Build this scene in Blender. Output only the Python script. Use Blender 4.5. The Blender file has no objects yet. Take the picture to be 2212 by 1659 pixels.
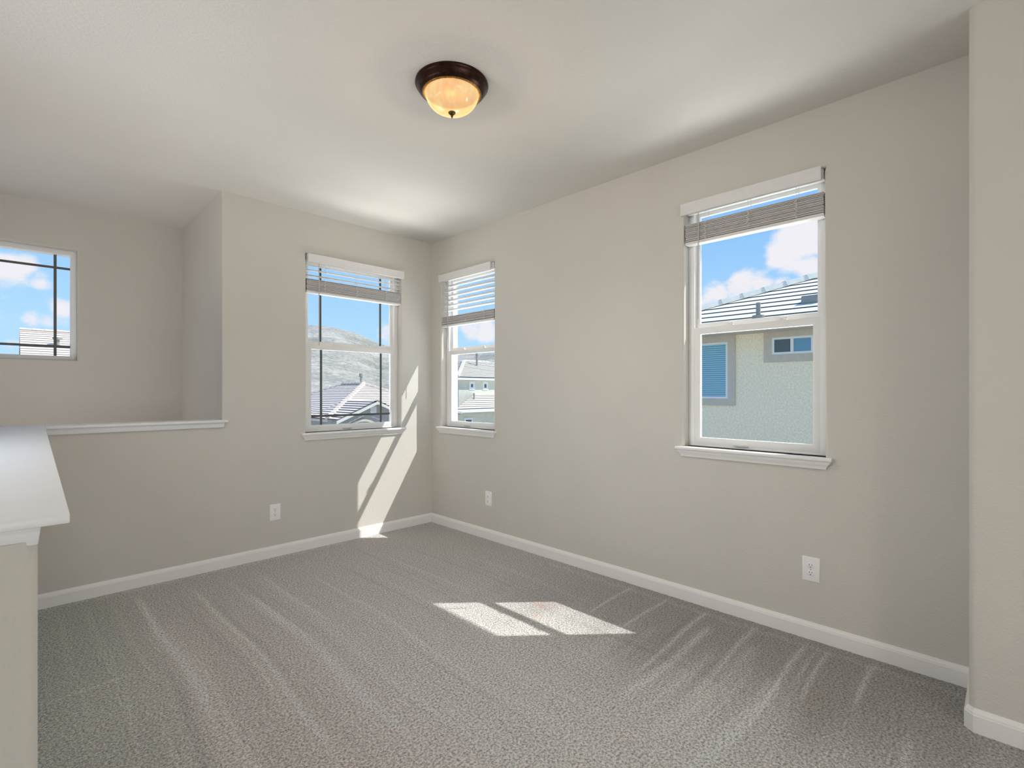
import bpy, bmesh, math, random
import numpy as np
from mathutils import Vector, Matrix, noise as mnoise
random.seed(7); np.random.seed(7)
sc = bpy.context.scene
COL = sc.collection

# ------------------------------------------------------------------ camera
CAM = Vector((-2.93, -4.05, 1.281))
cam_d = bpy.data.cameras.new('camera'); cam = bpy.data.objects.new('camera', cam_d); COL.objects.link(cam)
cam.location = CAM
cam.rotation_euler = (math.radians(90), 0, math.radians(-45.03))
cam_d.sensor_width = 36; cam_d.lens = 1080 / 2212 * 36
cam_d.shift_y = 16.5 / 2212
cam_d.clip_start = 0.05; cam_d.clip_end = 4000
sc.camera = cam
sc.view_settings.view_transform = 'Standard'; sc.view_settings.look = 'None'
sc.view_settings.gamma = 1; sc.view_settings.use_curve_mapping = False
sc.view_settings.exposure = 0.12
sc.cycles.use_denoising = True
sc.cycles.max_bounces = 11; sc.cycles.diffuse_bounces = 6; sc.cycles.transparent_max_bounces = 16
sc.cycles.sample_clamp_indirect = 6
sc.cycles.use_adaptive_sampling = True; sc.cycles.adaptive_threshold = 0.025; sc.cycles.adaptive_min_samples = 20

TH = math.radians(45.03)
VV = Vector((math.sin(TH), math.cos(TH), 0)); RR = Vector((math.cos(TH), -math.sin(TH), 0)); UU = Vector((0, 0, 1))
def sky_dir(px, py):
    return (VV + RR * ((px - 1106) / 1080) + UU * ((846 - py) / 1080)).normalized()

# ------------------------------------------------------------------ sky
world = bpy.data.worlds.new('sky'); sc.world = world; world.use_nodes = True
nt = world.node_tree; nt.nodes.clear()
def N(t, kind, **kw):
    n = t.nodes.new(kind)
    for k, v in kw.items(): setattr(n, k, v)
    return n
def L(t, a, b): t.links.new(a, b)
def math_node(t, op, a, b=None, clamp=False):
    n = N(t, 'ShaderNodeMath', operation=op, use_clamp=clamp)
    for i, v in enumerate((a, b)):
        if v is None: continue
        if isinstance(v, (int, float)): n.inputs[i].default_value = v
        else: L(t, v, n.inputs[i])
    return n.outputs[0]
tc = N(nt, 'ShaderNodeTexCoord'); dirv = tc.outputs['Generated']
sep = N(nt, 'ShaderNodeSeparateXYZ'); L(nt, dirv, sep.inputs[0])
ramp = N(nt, 'ShaderNodeValToRGB'); L(nt, sep.outputs['Z'], ramp.inputs[0])
ramp.color_ramp.elements[0].position = 0.0; ramp.color_ramp.elements[0].color = (0.52, 0.76, 0.97, 1)
ramp.color_ramp.elements[1].position = 0.6; ramp.color_ramp.elements[1].color = (0.13, 0.36, 0.85, 1)
e = ramp.color_ramp.elements.new(0.12); e.color = (0.42, 0.69, 0.96, 1)
e = ramp.color_ramp.elements.new(0.30); e.color = (0.25, 0.52, 0.92, 1)
nz = N(nt, 'ShaderNodeTexNoise'); nz.inputs['Scale'].default_value = 9; nz.inputs['Detail'].default_value = 9; nz.inputs['Roughness'].default_value = 0.6
mp = N(nt, 'ShaderNodeMapping'); mp.inputs['Scale'].default_value = (1, 1, 1.9); L(nt, dirv, mp.inputs[0]); L(nt, mp.outputs[0], nz.inputs['Vector'])
CLOUDS = [(1725, 520, .055, 1), (1775, 485, .05, 1), (1750, 575, .03, .9), (1690, 545, .03, .9), (1545, 640, .038, 1), (1600, 630, .04, 1), (1640, 622, .03, .9), (1520, 665, .04, 1), (1690, 618, .02, .8),
          (1015, 712, .035, 1), (1050, 718, .035, 1), (1060, 745, .02, .7), (1000, 745, .015, .6), (838, 722, .03, .8), (870, 735, .04, .8), (5, 572, .04, 1), (45, 572, .03, .9), (-60, 560, .06, 1),
          (88, 600, .02, .8), (65, 688, .018, .75), (95, 690, .015, .6), (135, 670, .022, .65), (30, 745, .02, .6), (-250, 640, .12, 1), (2300, 420, .2, 1), (1250, 300, .2, .9)]
acc = None
for (px, py, r, a) in CLOUDS:
    d = sky_dir(px, py)
    vm = N(nt, 'ShaderNodeVectorMath', operation='DISTANCE'); L(nt, dirv, vm.inputs[0]); vm.inputs[1].default_value = d
    mr = N(nt, 'ShaderNodeMapRange', interpolation_type='SMOOTHSTEP'); L(nt, vm.outputs['Value'], mr.inputs[0])
    mr.inputs[1].default_value = r * 1.6; mr.inputs[2].default_value = r * .15; mr.inputs[3].default_value = 0; mr.inputs[4].default_value = a
    acc = mr.outputs[0] if acc is None else math_node(nt, 'MAXIMUM', acc, mr.outputs[0])
wide = N(nt, 'ShaderNodeTexNoise'); wide.inputs['Scale'].default_value = 2.1; wide.inputs['Detail'].default_value = 5; L(nt, mp.outputs[0], wide.inputs['Vector'])
s = math_node(nt, 'SUBTRACT', nz.outputs['Fac'], 0.5)
s = math_node(nt, 'MULTIPLY', s, 2.3)
s = math_node(nt, 'ADD', s, acc)
mk = N(nt, 'ShaderNodeMapRange', interpolation_type='SMOOTHSTEP'); L(nt, s, mk.inputs[0]); mk.inputs[1].default_value = .52; mk.inputs[2].default_value = .98
msk = math_node(nt, 'MULTIPLY', mk.outputs[0], math_node(nt, 'GREATER_THAN', acc, 0.01))
mix = N(nt, 'ShaderNodeMix', data_type='RGBA'); L(nt, msk, mix.inputs[0]); L(nt, ramp.outputs[0], mix.inputs[6]); mix.inputs[7].default_value = (.84, .82, .88, 1)
bg = N(nt, 'ShaderNodeBackground'); L(nt, mix.outputs[2], bg.inputs[0]); bg.inputs[1].default_value = 1.0
wo = N(nt, 'ShaderNodeOutputWorld'); L(nt, bg.outputs[0], wo.inputs[0])

# ------------------------------------------------------------------ sun
sun_d = bpy.data.lights.new('sun', 'SUN'); sun = bpy.data.objects.new('sun', sun_d); COL.objects.link(sun)
sun_to = Vector((.592, -.548, 1.0)).normalized()
sun.rotation_euler = sun_to.to_track_quat('Z', 'Y').to_euler(); sun.location = (20, -18, 36)
sun_d.energy = 4.9; sun_d.angle = math.radians(.53); sun_d.color = (1, .985, .94)

# added area lights, all out of view, that lift the room's brightness
def area(name, loc, target, sx, sy, power, color):
    d = bpy.data.lights.new(name, 'AREA'); o = bpy.data.objects.new(name, d); COL.objects.link(o)
    d.shape = 'RECTANGLE'; d.size = sx; d.size_y = sy; d.energy = power; d.color = color
    o.location = loc; o.rotation_euler = (Vector(loc) - Vector(target)).to_track_quat('Z', 'Y').to_euler()
    return o
LIGHTS = {
 'fill_rear': ((-2.2, -9.7, .7), (-1.2, -0.8, 4.0), 3.0, 1.2, 5, (1.0, .97, .94), 70),  # added fill at the far rear, aimed up at the ceiling
 'fill_floor': ((-2.0, -8.0, .2), (-2.0, -7.0, 2.74), 3.0, 2.2, 50, (1.0, .97, .94), 180),  # added fill near the rear floor, standing in for sunlit floor bounce
 'fill_left': ((-4.0, -1.9, 1.9), (0.0, -2.6, 1.3), 1.8, 1.5, 18, (.90, .95, 1.0), 120),  # added unseen fill over the stairwell; the left wall has no window
 'fill_stairs': ((-4.0, -0.6, 0.3), (-1.9, -.3, 2.0), 2.2, 1.0, 22, (1.0, .955, .94), 120),  # added unseen fill that brightens the stairwell and return wall
 'fill_outside_a': ((.75, -3.0, .35), (-1.2, -2.6, 3.0), 1.6, .7, 36, (1.0, .99, .95), 150),  # added fill hidden outdoors below the sill, standing in for ground bounce
 'fill_outside_b': ((.75, -.53, .35), (-1.2, -.9, 3.0), 1.4, .7, 46, (1.0, .99, .95), 150),  # added outdoor fill under the corner window, lifting the far ceiling
 'fill_overhead': ((-3.2, -6.8, 2.62), (-3.2, -6.8, 0), .4, .4, 34, (1.0, .95, .88), 180),  # added overhead fill behind the camera, without any fixture
 'fill_outside_c': ((-.8, .75, .35), (-.9, -1.2, 3.0), 1.6, .7, 34, (1.0, .99, .95), 150),  # added fill outside the back window, out of sight, aimed up indoors
}
# each: place, aim, size, power, colour, spread
for nm, (a_, b_, c_, d_, e_, f_, g_) in LIGHTS.items():
    if e_ > 0:
        o_ = area(nm, a_, b_, c_, d_, e_, f_); o_.data.spread = math.radians(g_)
        if nm in ('fill_overhead', 'fill_left'): o_.visible_glossy = False

# ------------------------------------------------------------------ materials
def new_mat(name):
    m = bpy.data.materials.new(name); m.use_nodes = True
    t = m.node_tree; b = t.nodes['Principled BSDF']
    return m, t, b
def coords(t, scale=(1, 1, 1), kind='Object'):
    c = N(t, 'ShaderNodeTexCoord'); m = N(t, 'ShaderNodeMapping'); m.inputs['Scale'].default_value = scale
    L(t, c.outputs[kind], m.inputs[0]); return m.outputs[0]
def simple(name, col, rough=.5, var=.04, nscale=12, bump=0, bscale=80, metal=0, spec=.5):
    m, t, b = new_mat(name)
    v = coords(t)
    n = N(t, 'ShaderNodeTexNoise'); n.inputs['Scale'].default_value = nscale; n.inputs['Detail'].default_value = 4; L(t, v, n.inputs['Vector'])
    r = N(t, 'ShaderNodeValToRGB'); L(t, n.outputs['Fac'], r.inputs[0])
    r.color_ramp.elements[0].position = .3; r.color_ramp.elements[0].color = tuple(c * (1 - var) for c in col) + (1,)
    r.color_ramp.elements[1].position = .7; r.color_ramp.elements[1].color = tuple(min(1, c * (1 + var)) for c in col) + (1,)
    L(t, r.outputs[0], b.inputs['Base Color'])
    b.inputs['Roughness'].default_value = rough; b.inputs['Metallic'].default_value = metal; b.inputs['Specular IOR Level'].default_value = spec
    if bump:
        n2 = N(t, 'ShaderNodeTexNoise'); n2.inputs['Scale'].default_value = bscale; n2.inputs['Detail'].default_value = 3; L(t, v, n2.inputs['Vector'])
        bp = N(t, 'ShaderNodeBump'); bp.inputs['Strength'].default_value = bump; bp.inputs['Distance'].default_value = .004
        L(t, n2.outputs['Fac'], bp.inputs['Height']); L(t, bp.outputs[0], b.inputs['Normal'])
    return m
M = {}
M['paint'] = simple('wall_paint', (.655, .630, .585), .75, .012, 3, .4, 110, spec=.3)
M['ceil'] = simple('ceiling_paint', (.715, .695, .66), .8, .012, 3, .5, 90, spec=.25)
M['ext'] = simple('exterior_stucco', (.66, .62, .52), .9, .06, 30, .8, 60, spec=.2)
M['cap'] = simple('cap_paint', (.86, .87, .90), .38, .01, 5, .05, 60, spec=1.0)
M['trim'] = simple('trim_paint', (.88, .87, .86), .32, .01, 5, .05, 60)
M['vinyl'] = simple('window_vinyl', (.88, .88, .87), .35, .01, 5)
M['muntin'] = simple('muntin_backlit', (.10, .10, .085), .5, .05, 10)  # white bars coloured dark to stand for their backlit shade
M['slat'] = simple('blind_slat', (.80, .79, .78), .38, .02, 30)
M['slatgrey'] = simple('blind_slat_stack', (.70, .68, .67), .45, .05, 30)
M['wand'] = simple('blind_wand', (.55, .57, .58), .25, .02, 10)
M['plate'] = simple('outlet_plate', (.92, .92, .91), .35, .01, 10)
M['dark'] = simple('slot_black', (.012, .011, .01), .6, .1, 10)
M['bronze'] = simple('oil_rubbed_bronze', (.035, .013, .008), .30, .35, 40, .15, 90, metal=.75)
M['rim'] = simple('lamplit_bronze', (.30, .17, .05), .35, .5, 60, .1, 90, metal=.7)  # gold tone painted in for the lamp's reflection on the bronze
M['brass'] = simple('aged_brass', (.12, .085, .04), .35, .3, 60, metal=.8)

# glass
m, t, b = new_mat('window_glass'); M['glass'] = m; t.nodes.remove(b)
tr = N(t, 'ShaderNodeBsdfTransparent'); tr.inputs[0].default_value = (.985, .995, .99, 1)
gl = N(t, 'ShaderNodeBsdfGlossy'); gl.inputs['Roughness'].default_value = .0
lw = N(t, 'ShaderNodeLayerWeight'); lw.inputs[0].default_value = .5
fr = math_node(t, 'ADD', math_node(t, 'MULTIPLY', math_node(t, 'POWER', lw.outputs['Facing'], 5.0), .5), .012)
mx = N(t, 'ShaderNodeMixShader'); L(t, fr, mx.inputs[0]); L(t, tr.outputs[0], mx.inputs[1]); L(t, gl.outputs[0], mx.inputs[2])
L(t, mx.outputs[0], t.nodes['Material Output'].inputs[0])

# marbled lamp glass, lit from inside
m, t, b = new_mat('lamp_glass'); M['lampglass'] = m
v = coords(t, (1, 1, 1))
w = N(t, 'ShaderNodeTexNoise'); w.inputs['Scale'].default_value = 7; w.inputs['Detail'].default_value = 3; w.inputs['Distortion'].default_value = 2.2; L(t, v, w.inputs['Vector'])
r = N(t, 'ShaderNodeValToRGB'); L(t, w.outputs['Fac'], r.inputs[0])
r.color_ramp.elements[0].position = .3; r.color_ramp.elements[0].color = (.93, .50, .20, 1)
r.color_ramp.elements[1].position = .68; r.color_ramp.elements[1].color = (1, .74, .36, 1)
em_ = r.color_ramp.elements.new(.48); em_.color = (.96, .60, .28, 1)
L(t, r.outputs[0], b.inputs['Emission Color']); b.inputs['Emission Strength'].default_value = .86
tb = N(t, 'ShaderNodeBsdfTransparent'); tb.inputs[0].default_value = (1, .8, .55, 1); ms = N(t, 'ShaderNodeMixShader'); ms.inputs[0].default_value = .13
L(t, b.outputs[0], ms.inputs[1]); L(t, tb.outputs[0], ms.inputs[2]); L(t, ms.outputs[0], t.nodes['Material Output'].inputs[0])
b.inputs['Base Color'].default_value = (.06, .04, .02, 1); b.inputs['Roughness'].default_value = .12

# carpet: pile colour comes from a per-vertex attribute of vacuum marks, stains and painted shade, tufts from noise
m, t, b = new_mat('carpet_pile'); M['carpet'] = m
at = N(t, 'ShaderNodeAttribute'); at.attribute_name = 'pile_shade'
v = coords(t)
n1 = N(t, 'ShaderNodeTexNoise'); n1.inputs['Scale'].default_value = 105; n1.inputs['Detail'].default_value = 4; n1.inputs['Roughness'].default_value = .7; L(t, v, n1.inputs['Vector'])
vo = N(t, 'ShaderNodeTexVoronoi'); vo.inputs['Scale'].default_value = 150; L(t, v, vo.inputs['Vector'])
mr = N(t, 'ShaderNodeMapRange'); L(t, n1.outputs['Fac'], mr.inputs[0]); mr.inputs[1].default_value = .33; mr.inputs[2].default_value = .62; mr.inputs[3].default_value = .26; mr.inputs[4].default_value = 1.36
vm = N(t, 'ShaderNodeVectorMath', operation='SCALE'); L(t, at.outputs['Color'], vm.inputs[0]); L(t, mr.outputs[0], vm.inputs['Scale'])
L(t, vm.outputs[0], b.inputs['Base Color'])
b.inputs['Roughness'].default_value = 1.0; b.inputs['Specular IOR Level'].default_value = .05
b.inputs['Sheen Weight'].default_value = .25; b.inputs['Sheen Roughness'].default_value = .6
hh = math_node(t, 'SUBTRACT', n1.outputs['Fac'], math_node(t, 'MULTIPLY', vo.outputs['Distance'], .5))
bp = N(t, 'ShaderNodeBump'); bp.inputs['Strength'].default_value = 1.0; bp.inputs['Distance'].default_value = .012
L(t, hh, bp.inputs['Height']); L(t, bp.outputs[0], b.inputs['Normal'])

M['stucco'] = simple('neighbor_stucco', (.93, .80, .60), .95, .12, 26, .9, 22, spec=.1)
M['stucco_trim'] = simple('neighbor_stucco_trim', (.58, .52, .43), .95, .06, 14, .8, 30, spec=.1)
M['stucco_b'] = simple('pale_stucco', (.66, .64, .54), .95, .06, 4, .4, 12, spec=.1)
M['stucco_c'] = simple('grey_blue_stucco', (.40, .40, .38), .95, .06, 4, .4, 12, spec=.1)
M['white'] = simple('white_exterior_paint', (.80, .80, .78), .5, .01, 4)
M['fascia'] = simple('fascia_grey', (.62, .60, .54), .6, .03, 4)
def tile(name, a, c):
    m = simple(name, a, .85, .0, 2, spec=.15)
    t = m.node_tree; b = t.nodes['Principled BSDF']
    v = coords(t)
    n = N(t, 'ShaderNodeTexNoise'); n.inputs['Scale'].default_value = 5; n.inputs['Detail'].default_value = 6; n.inputs['Roughness'].default_value = .7; L(t, v, n.inputs['Vector'])
    r = N(t, 'ShaderNodeValToRGB'); L(t, n.outputs['Fac'], r.inputs[0])
    r.color_ramp.elements[0].position = .35; r.color_ramp.elements[0].color = a + (1,)
    r.color_ramp.elements[1].position = .7; r.color_ramp.elements[1].color = c + (1,)
    L(t, r.outputs[0], b.inputs['Base Color']); return m
M['tile_pink'] = tile('rose_beige_roof_tile', (.70, .57, .49), (.84, .72, .64))
M['tile_grey'] = tile('pale_grey_roof_tile', (.72, .67, .55), (.84, .79, .67))
M['tile_near'] = tile('cream_grey_roof_tile', (.82, .76, .65), (.90, .85, .74))
M['gap'] = simple('tile_gap', (.07, .06, .05), .9, .1, 4)
M['paneblue'] = simple('blue_reflecting_pane', (.10, .28, .42), .04, .05, 2, spec=1.0)
M['panedark'] = simple('dark_pane', (.05, .07, .08), .04, .05, 2, spec=.9)
M['pipe'] = simple('vent_pipe_metal', (.30, .29, .26), .5, .05, 8)
M['landing'] = simple('stair_carpet', (.36, .33, .29), 1, .1, 60, .5, 120)

# hills and ground
m, t, b = new_mat('desert_scrub'); M['hill'] = m
v = coords(t)
a1 = N(t, 'ShaderNodeTexNoise'); a1.inputs['Scale'].default_value = .012; a1.inputs['Detail'].default_value = 8; a1.inputs['Roughness'].default_value = .65; L(t, v, a1.inputs['Vector'])
a2 = N(t, 'ShaderNodeTexNoise'); a2.inputs['Scale'].default_value = .22; a2.inputs['Detail'].default_value = 6; a2.inputs['Roughness'].default_value = .8; L(t, v, a2.inputs['Vector'])
r1 = N(t, 'ShaderNodeValToRGB'); L(t, a1.outputs['Fac'], r1.inputs[0])
r1.color_ramp.elements[0].position = .38; r1.color_ramp.elements[0].color = (.31, .30, .25, 1)
r1.color_ramp.elements[1].position = .62; r1.color_ramp.elements[1].color = (.52, .47, .40, 1)
r2 = N(t, 'ShaderNodeMapRange'); L(t, a2.outputs['Fac'], r2.inputs[0]); r2.inputs[1].default_value = .36; r2.inputs[2].default_value = .62; r2.inputs[3].default_value = .55; r2.inputs[4].default_value = 1.12
vm = N(t, 'ShaderNodeVectorMath', operation='SCALE'); L(t, r1.outputs[0], vm.inputs[0]); L(t, r2.outputs[0], vm.inputs['Scale'])
L(t, vm.outputs[0], b.inputs['Base Color']); b.inputs['Roughness'].default_value = 1; b.inputs['Specular IOR Level'].default_value = 0
M['ground'] = simple('dry_ground', (.52, .49, .42), 1, .15, .3)

# ------------------------------------------------------------------ mesh helpers
class MB:
    def __init__(s): s.bm = bmesh.new()
    def face(s, pts):
        vs = [s.bm.verts.new(p) for p in pts]
        try: return s.bm.faces.new(vs)
        except ValueError: return None
    def hexa(s, p):      # 8 points: bottom 4 then top 4
        v = [s.bm.verts.new(q) for q in p]
        for f in ((0, 1, 2, 3), (4, 5, 6, 7), (0, 1, 5, 4), (1, 2, 6, 5), (2, 3, 7, 6), (3, 0, 4, 7)):
            s.bm.faces.new([v[i] for i in f])
        return v
    def box(s, F, a, b):  # F maps (u,n,z) to world
        (x0, y0, z0), (x1, y1, z1) = a, b
        s.hexa([F(x0, y0, z0), F(x1, y0, z0), F(x1, y1, z0), F(x0, y1, z0), F(x0, y0, z1), F(x1, y0, z1), F(x1, y1, z1), F(x0, y1, z1)])
        return s
    def ring(s, F, u0, u1, z0, z1, n0, n1, wl, wr=None, wb=None, wt=None):
        wr = wl if wr is None else wr; wb = wl if wb is None else wb; wt = wl if wt is None else wt
        o = [(u0, z0), (u1, z0), (u1, z1), (u0, z1)]; i = [(u0 + wl, z0 + wb), (u1 - wr, z0 + wb), (u1 - wr, z1 - wt), (u0 + wl, z1 - wt)]
        V = [[s.bm.verts.new(F(u, n, z)) for (u, z) in q] for n in (n0, n1) for q in (o, i)]
        for k in range(4):
            j = (k + 1) % 4
            s.bm.faces.new([V[0][k], V[0][j], V[1][j], V[1][k]]); s.bm.faces.new([V[2][k], V[2][j], V[3][j], V[3][k]])
            s.bm.faces.new([V[0][k], V[0][j], V[2][j], V[2][k]]); s.bm.faces.new([V[1][k], V[1][j], V[3][j], V[3][k]])
        return s
    def loft(s, loops, cap=True):
        V = [[s.bm.verts.new(p) for p in lp] for lp in loops]; n = len(V[0])
        for a, b in zip(V, V[1:]):
            for k in range(n): s.bm.faces.new([a[k], a[(k + 1) % n], b[(k + 1) % n], b[k]])
        if cap: s.bm.faces.new(V[0]); s.bm.faces.new(V[-1])
        return s
    def lathe(s, prof, c, seg=48, cap=True):
        loops = [[(c[0] + r * math.cos(2 * math.pi * k / seg), c[1] + r * math.sin(2 * math.pi * k / seg), c[2] + z) for k in range(seg)] for r, z in prof]
        return s.loft(loops, cap)
    def tube(s, p, q, r, seg=10):
        p, q = Vector(p), Vector(q); d = (q - p).normalized(); a = d.orthogonal().normalized(); b = d.cross(a)
        return s.loft([[tuple(o + a * r * math.cos(2 * math.pi * k / seg) + b * r * math.sin(2 * math.pi * k / seg)) for k in range(seg)] for o in (p, q)])
    def build(s, name, mats, parent=None, smooth=None, bevel=0, kind=None, label=None, cat=None, group=None, origin=None, weighted=False):
        bmesh.ops.recalc_face_normals(s.bm, faces=s.bm.faces[:])
        if bevel:
            ed = [e for e in s.bm.edges if len(e.link_faces) == 2 and e.calc_face_angle(0) > .6]
            bmesh.ops.bevel(s.bm, geom=ed, offset=bevel, segments=2, profile=.5, affect='EDGES', clamp_overlap=True)
        if origin is not None:
            for v in s.bm.verts: v.co -= Vector(origin)
        me = bpy.data.meshes.new(name); s.bm.to_mesh(me); s.bm.free()
        o = bpy.data.objects.new(name, me); COL.objects.link(o)
        for mm in (mats if isinstance(mats, (list, tuple)) else [mats]): me.materials.append(mm)
        if origin is not None: o.location = origin
        if smooth is not None:
            for p in me.polygons: p.use_smooth = True
            try: me.set_sharp_from_angle(angle=math.radians(smooth))
            except Exception: pass
        if weighted:
            wn = o.modifiers.new('weighted_normal', 'WEIGHTED_NORMAL'); wn.keep_sharp = True; wn.weight = 50; wn.mode = 'FACE_AREA'
        if parent is not None:
            o.parent = parent; o.matrix_parent_inverse = Matrix.Translation(parent.location).inverted()
        tag(o, label, cat, group, kind)
        return o
def tag(o, label=None, cat=None, group=None, kind=None):
    if label: o['label'] = label
    if cat: o['category'] = cat
    if group: o['group'] = group
    if kind: o['kind'] = kind
def empty(name, loc, label, cat, kind=None, group=None):
    o = bpy.data.objects.new(name, None); COL.objects.link(o); o.location = loc; o.empty_display_size = .1
    tag(o, label, cat, group, kind); return o

FA = lambda u, n, z: (u, -n, z)              # back wall A: plane y = 0, n towards the room
FB = lambda u, n, z: (-n, -u, z)             # right wall B: plane x = 0, u = -y
FS = lambda u, n, z: (u, 1.21 - n, z)        # stairwell back wall
FX = lambda u, n, z: (u, n, z)               # plain world axes
H = 2.74

# ------------------------------------------------------------------ walls
def wall(name, F, u0, u1, z0, z1, th, holes=(), ends=(), mats=None, label=None, rad=.016):
    us = sorted({u0, u1} | {h[0] for h in holes} | {h[1] for h in holes}); zs = sorted({z0, z1} | {h[2] for h in holes} | {h[3] for h in holes})
    def solid(i, j):
        if i < 0 or j < 0 or i >= len(us) - 1 or j >= len(zs) - 1: return False
        uc, zc = (us[i] + us[i + 1]) / 2, (zs[j] + zs[j + 1]) / 2
        return not any(h[0] < uc < h[1] and h[2] < zc < h[3] for h in holes)
    b = MB(); vd = {}
    def v(i, j, k):
        if (i, j, k) not in vd: vd[(i, j, k)] = b.bm.verts.new(F(us[i], 0 if k == 0 else -th, zs[j]))
        return vd[(i, j, k)]
    soft = []
    for i in range(len(us) - 1):
        for j in range(len(zs) - 1):
            if not solid(i, j): continue
            b.bm.faces.new([v(i, j, 0), v(i + 1, j, 0), v(i + 1, j + 1, 0), v(i, j + 1, 0)])
            f = b.bm.faces.new([v(i, j, 1), v(i + 1, j, 1), v(i + 1, j + 1, 1), v(i, j + 1, 1)]); f.material_index = 1
            for (di, dj, p, q) in ((-1, 0, (i, j), (i, j + 1)), (1, 0, (i + 1, j), (i + 1, j + 1)), (0, -1, (i, j), (i + 1, j)), (0, 1, (i, j + 1), (i + 1, j + 1))):
                if not solid(i + di, j + dj):
                    b.bm.faces.new([v(*p, 0), v(*q, 0), v(*q, 1), v(*p, 1)])
                    inner = 0 <= i + di < len(us) - 1 and 0 <= j + dj < len(zs) - 1
                    if inner or ('lo' in ends and di == -1) or ('hi' in ends and di == 1):
                        e = b.bm.edges.get([v(*p, 0), v(*q, 0)])
                        if e: soft.append(e)
    bmesh.ops.bevel(b.bm, geom=soft, offset=rad, segments=5, profile=.5, affect='EDGES', clamp_overlap=True)
    return b.build(name, mats or [M['paint'], M['ext']], kind='structure', smooth=40, label=label, cat='wall', weighted=True)

W1 = (-1.24, -.345, .945, 2.405); W2 = (.155, .905, .945, 2.40); W3 = (2.62, 3.378, .945, 2.425); W4 = (-3.75, -2.56, 1.53, 2.405)
wall('wall_back', FA, -1.85, .2, -.3, H + .1, .17, [W1], ('lo',), label='beige back wall with a blinded window beside the room corner')
wall('wall_right', FB, -.0, 4.05, -.3, H + .1, .165, [W2, W3], (), label='long beige right wall with two blinded windows')
wall('wall_stairwell', FS, -4.3, -1.80, -1.6, H + .1, .17, [W4], (), label='shaded stairwell back wall with a gridded window')
b = MB(); b.box(FX, (-1.85, .17, -1.6), (-1.68, 1.25, H + .1)); b.build('wall_return', M['paint'], kind='structure', label='short wall turning from the back wall into the stairwell', cat='wall')
# thick wall end at the right of the picture, its visible corner rounded
b = MB()
r = .022; x0, y0 = -.36, -3.935
arc = [(x0 + r - r * math.cos(a), y0 - r + r * math.sin(a)) for a in [i * math.pi / 2 / 6 for i in range(7)]]
pts = [(x0, -10.1)] + arc + [(.02, y0), (.02, -10.1)]
b.loft([[(x, y, -.1) for x, y in pts], [(x, y, H + .05) for x, y in pts]])
b.build('wall_front', M['paint'], kind='structure', smooth=40, weighted=True, label='beige wall end with rounded corner at the far right', cat='wall')
wall('wall_left', lambda u, n, z: (-4.1 + n, u, z), -10.1, 1.4, -1.6, H + .1, .17, [], (), label='beige left wall behind the stair opening')
wall('wall_rear', lambda u, n, z: (u, -10.0 + n, z), -4.2, .2, -.3, H + .1, .17, [(-3.6, -.45, .5, 2.45)], (), label='rear wall with a wide window behind the camera')

# knee walls
b = MB(); b.box(FX, (-3.02, -.0006, -1.6), (-1.826, .14, 1.03))
b.build('wall_knee_back', M['paint'], kind='structure', label='low beige knee wall closing the stairwell under the white cap', cat='wall')
b = MB()
def skew(xr, y): return xr + (y + 2.9) * (.073 / 2.9)
r = .03; xe, ye = -2.898, -2.892
arc = [(xe - r + r * math.cos(a), ye + r - r * math.sin(a)) for a in [i * math.pi / 2 / 6 for i in range(7)]]
pts = [(skew(-2.898, .05), .05)] + arc + [(-3.02 + r, ye), (-3.02, ye + .0), (-3.02, .05)]
b.loft([[(x, y, -.1) for x, y in pts], [(x, y, 1.03) for x, y in pts]])
b.build('wall_knee_side', M['paint'], kind='structure', smooth=40, weighted=True, label='low beige knee wall in the left foreground under the wide white cap', cat='wall')

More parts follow.
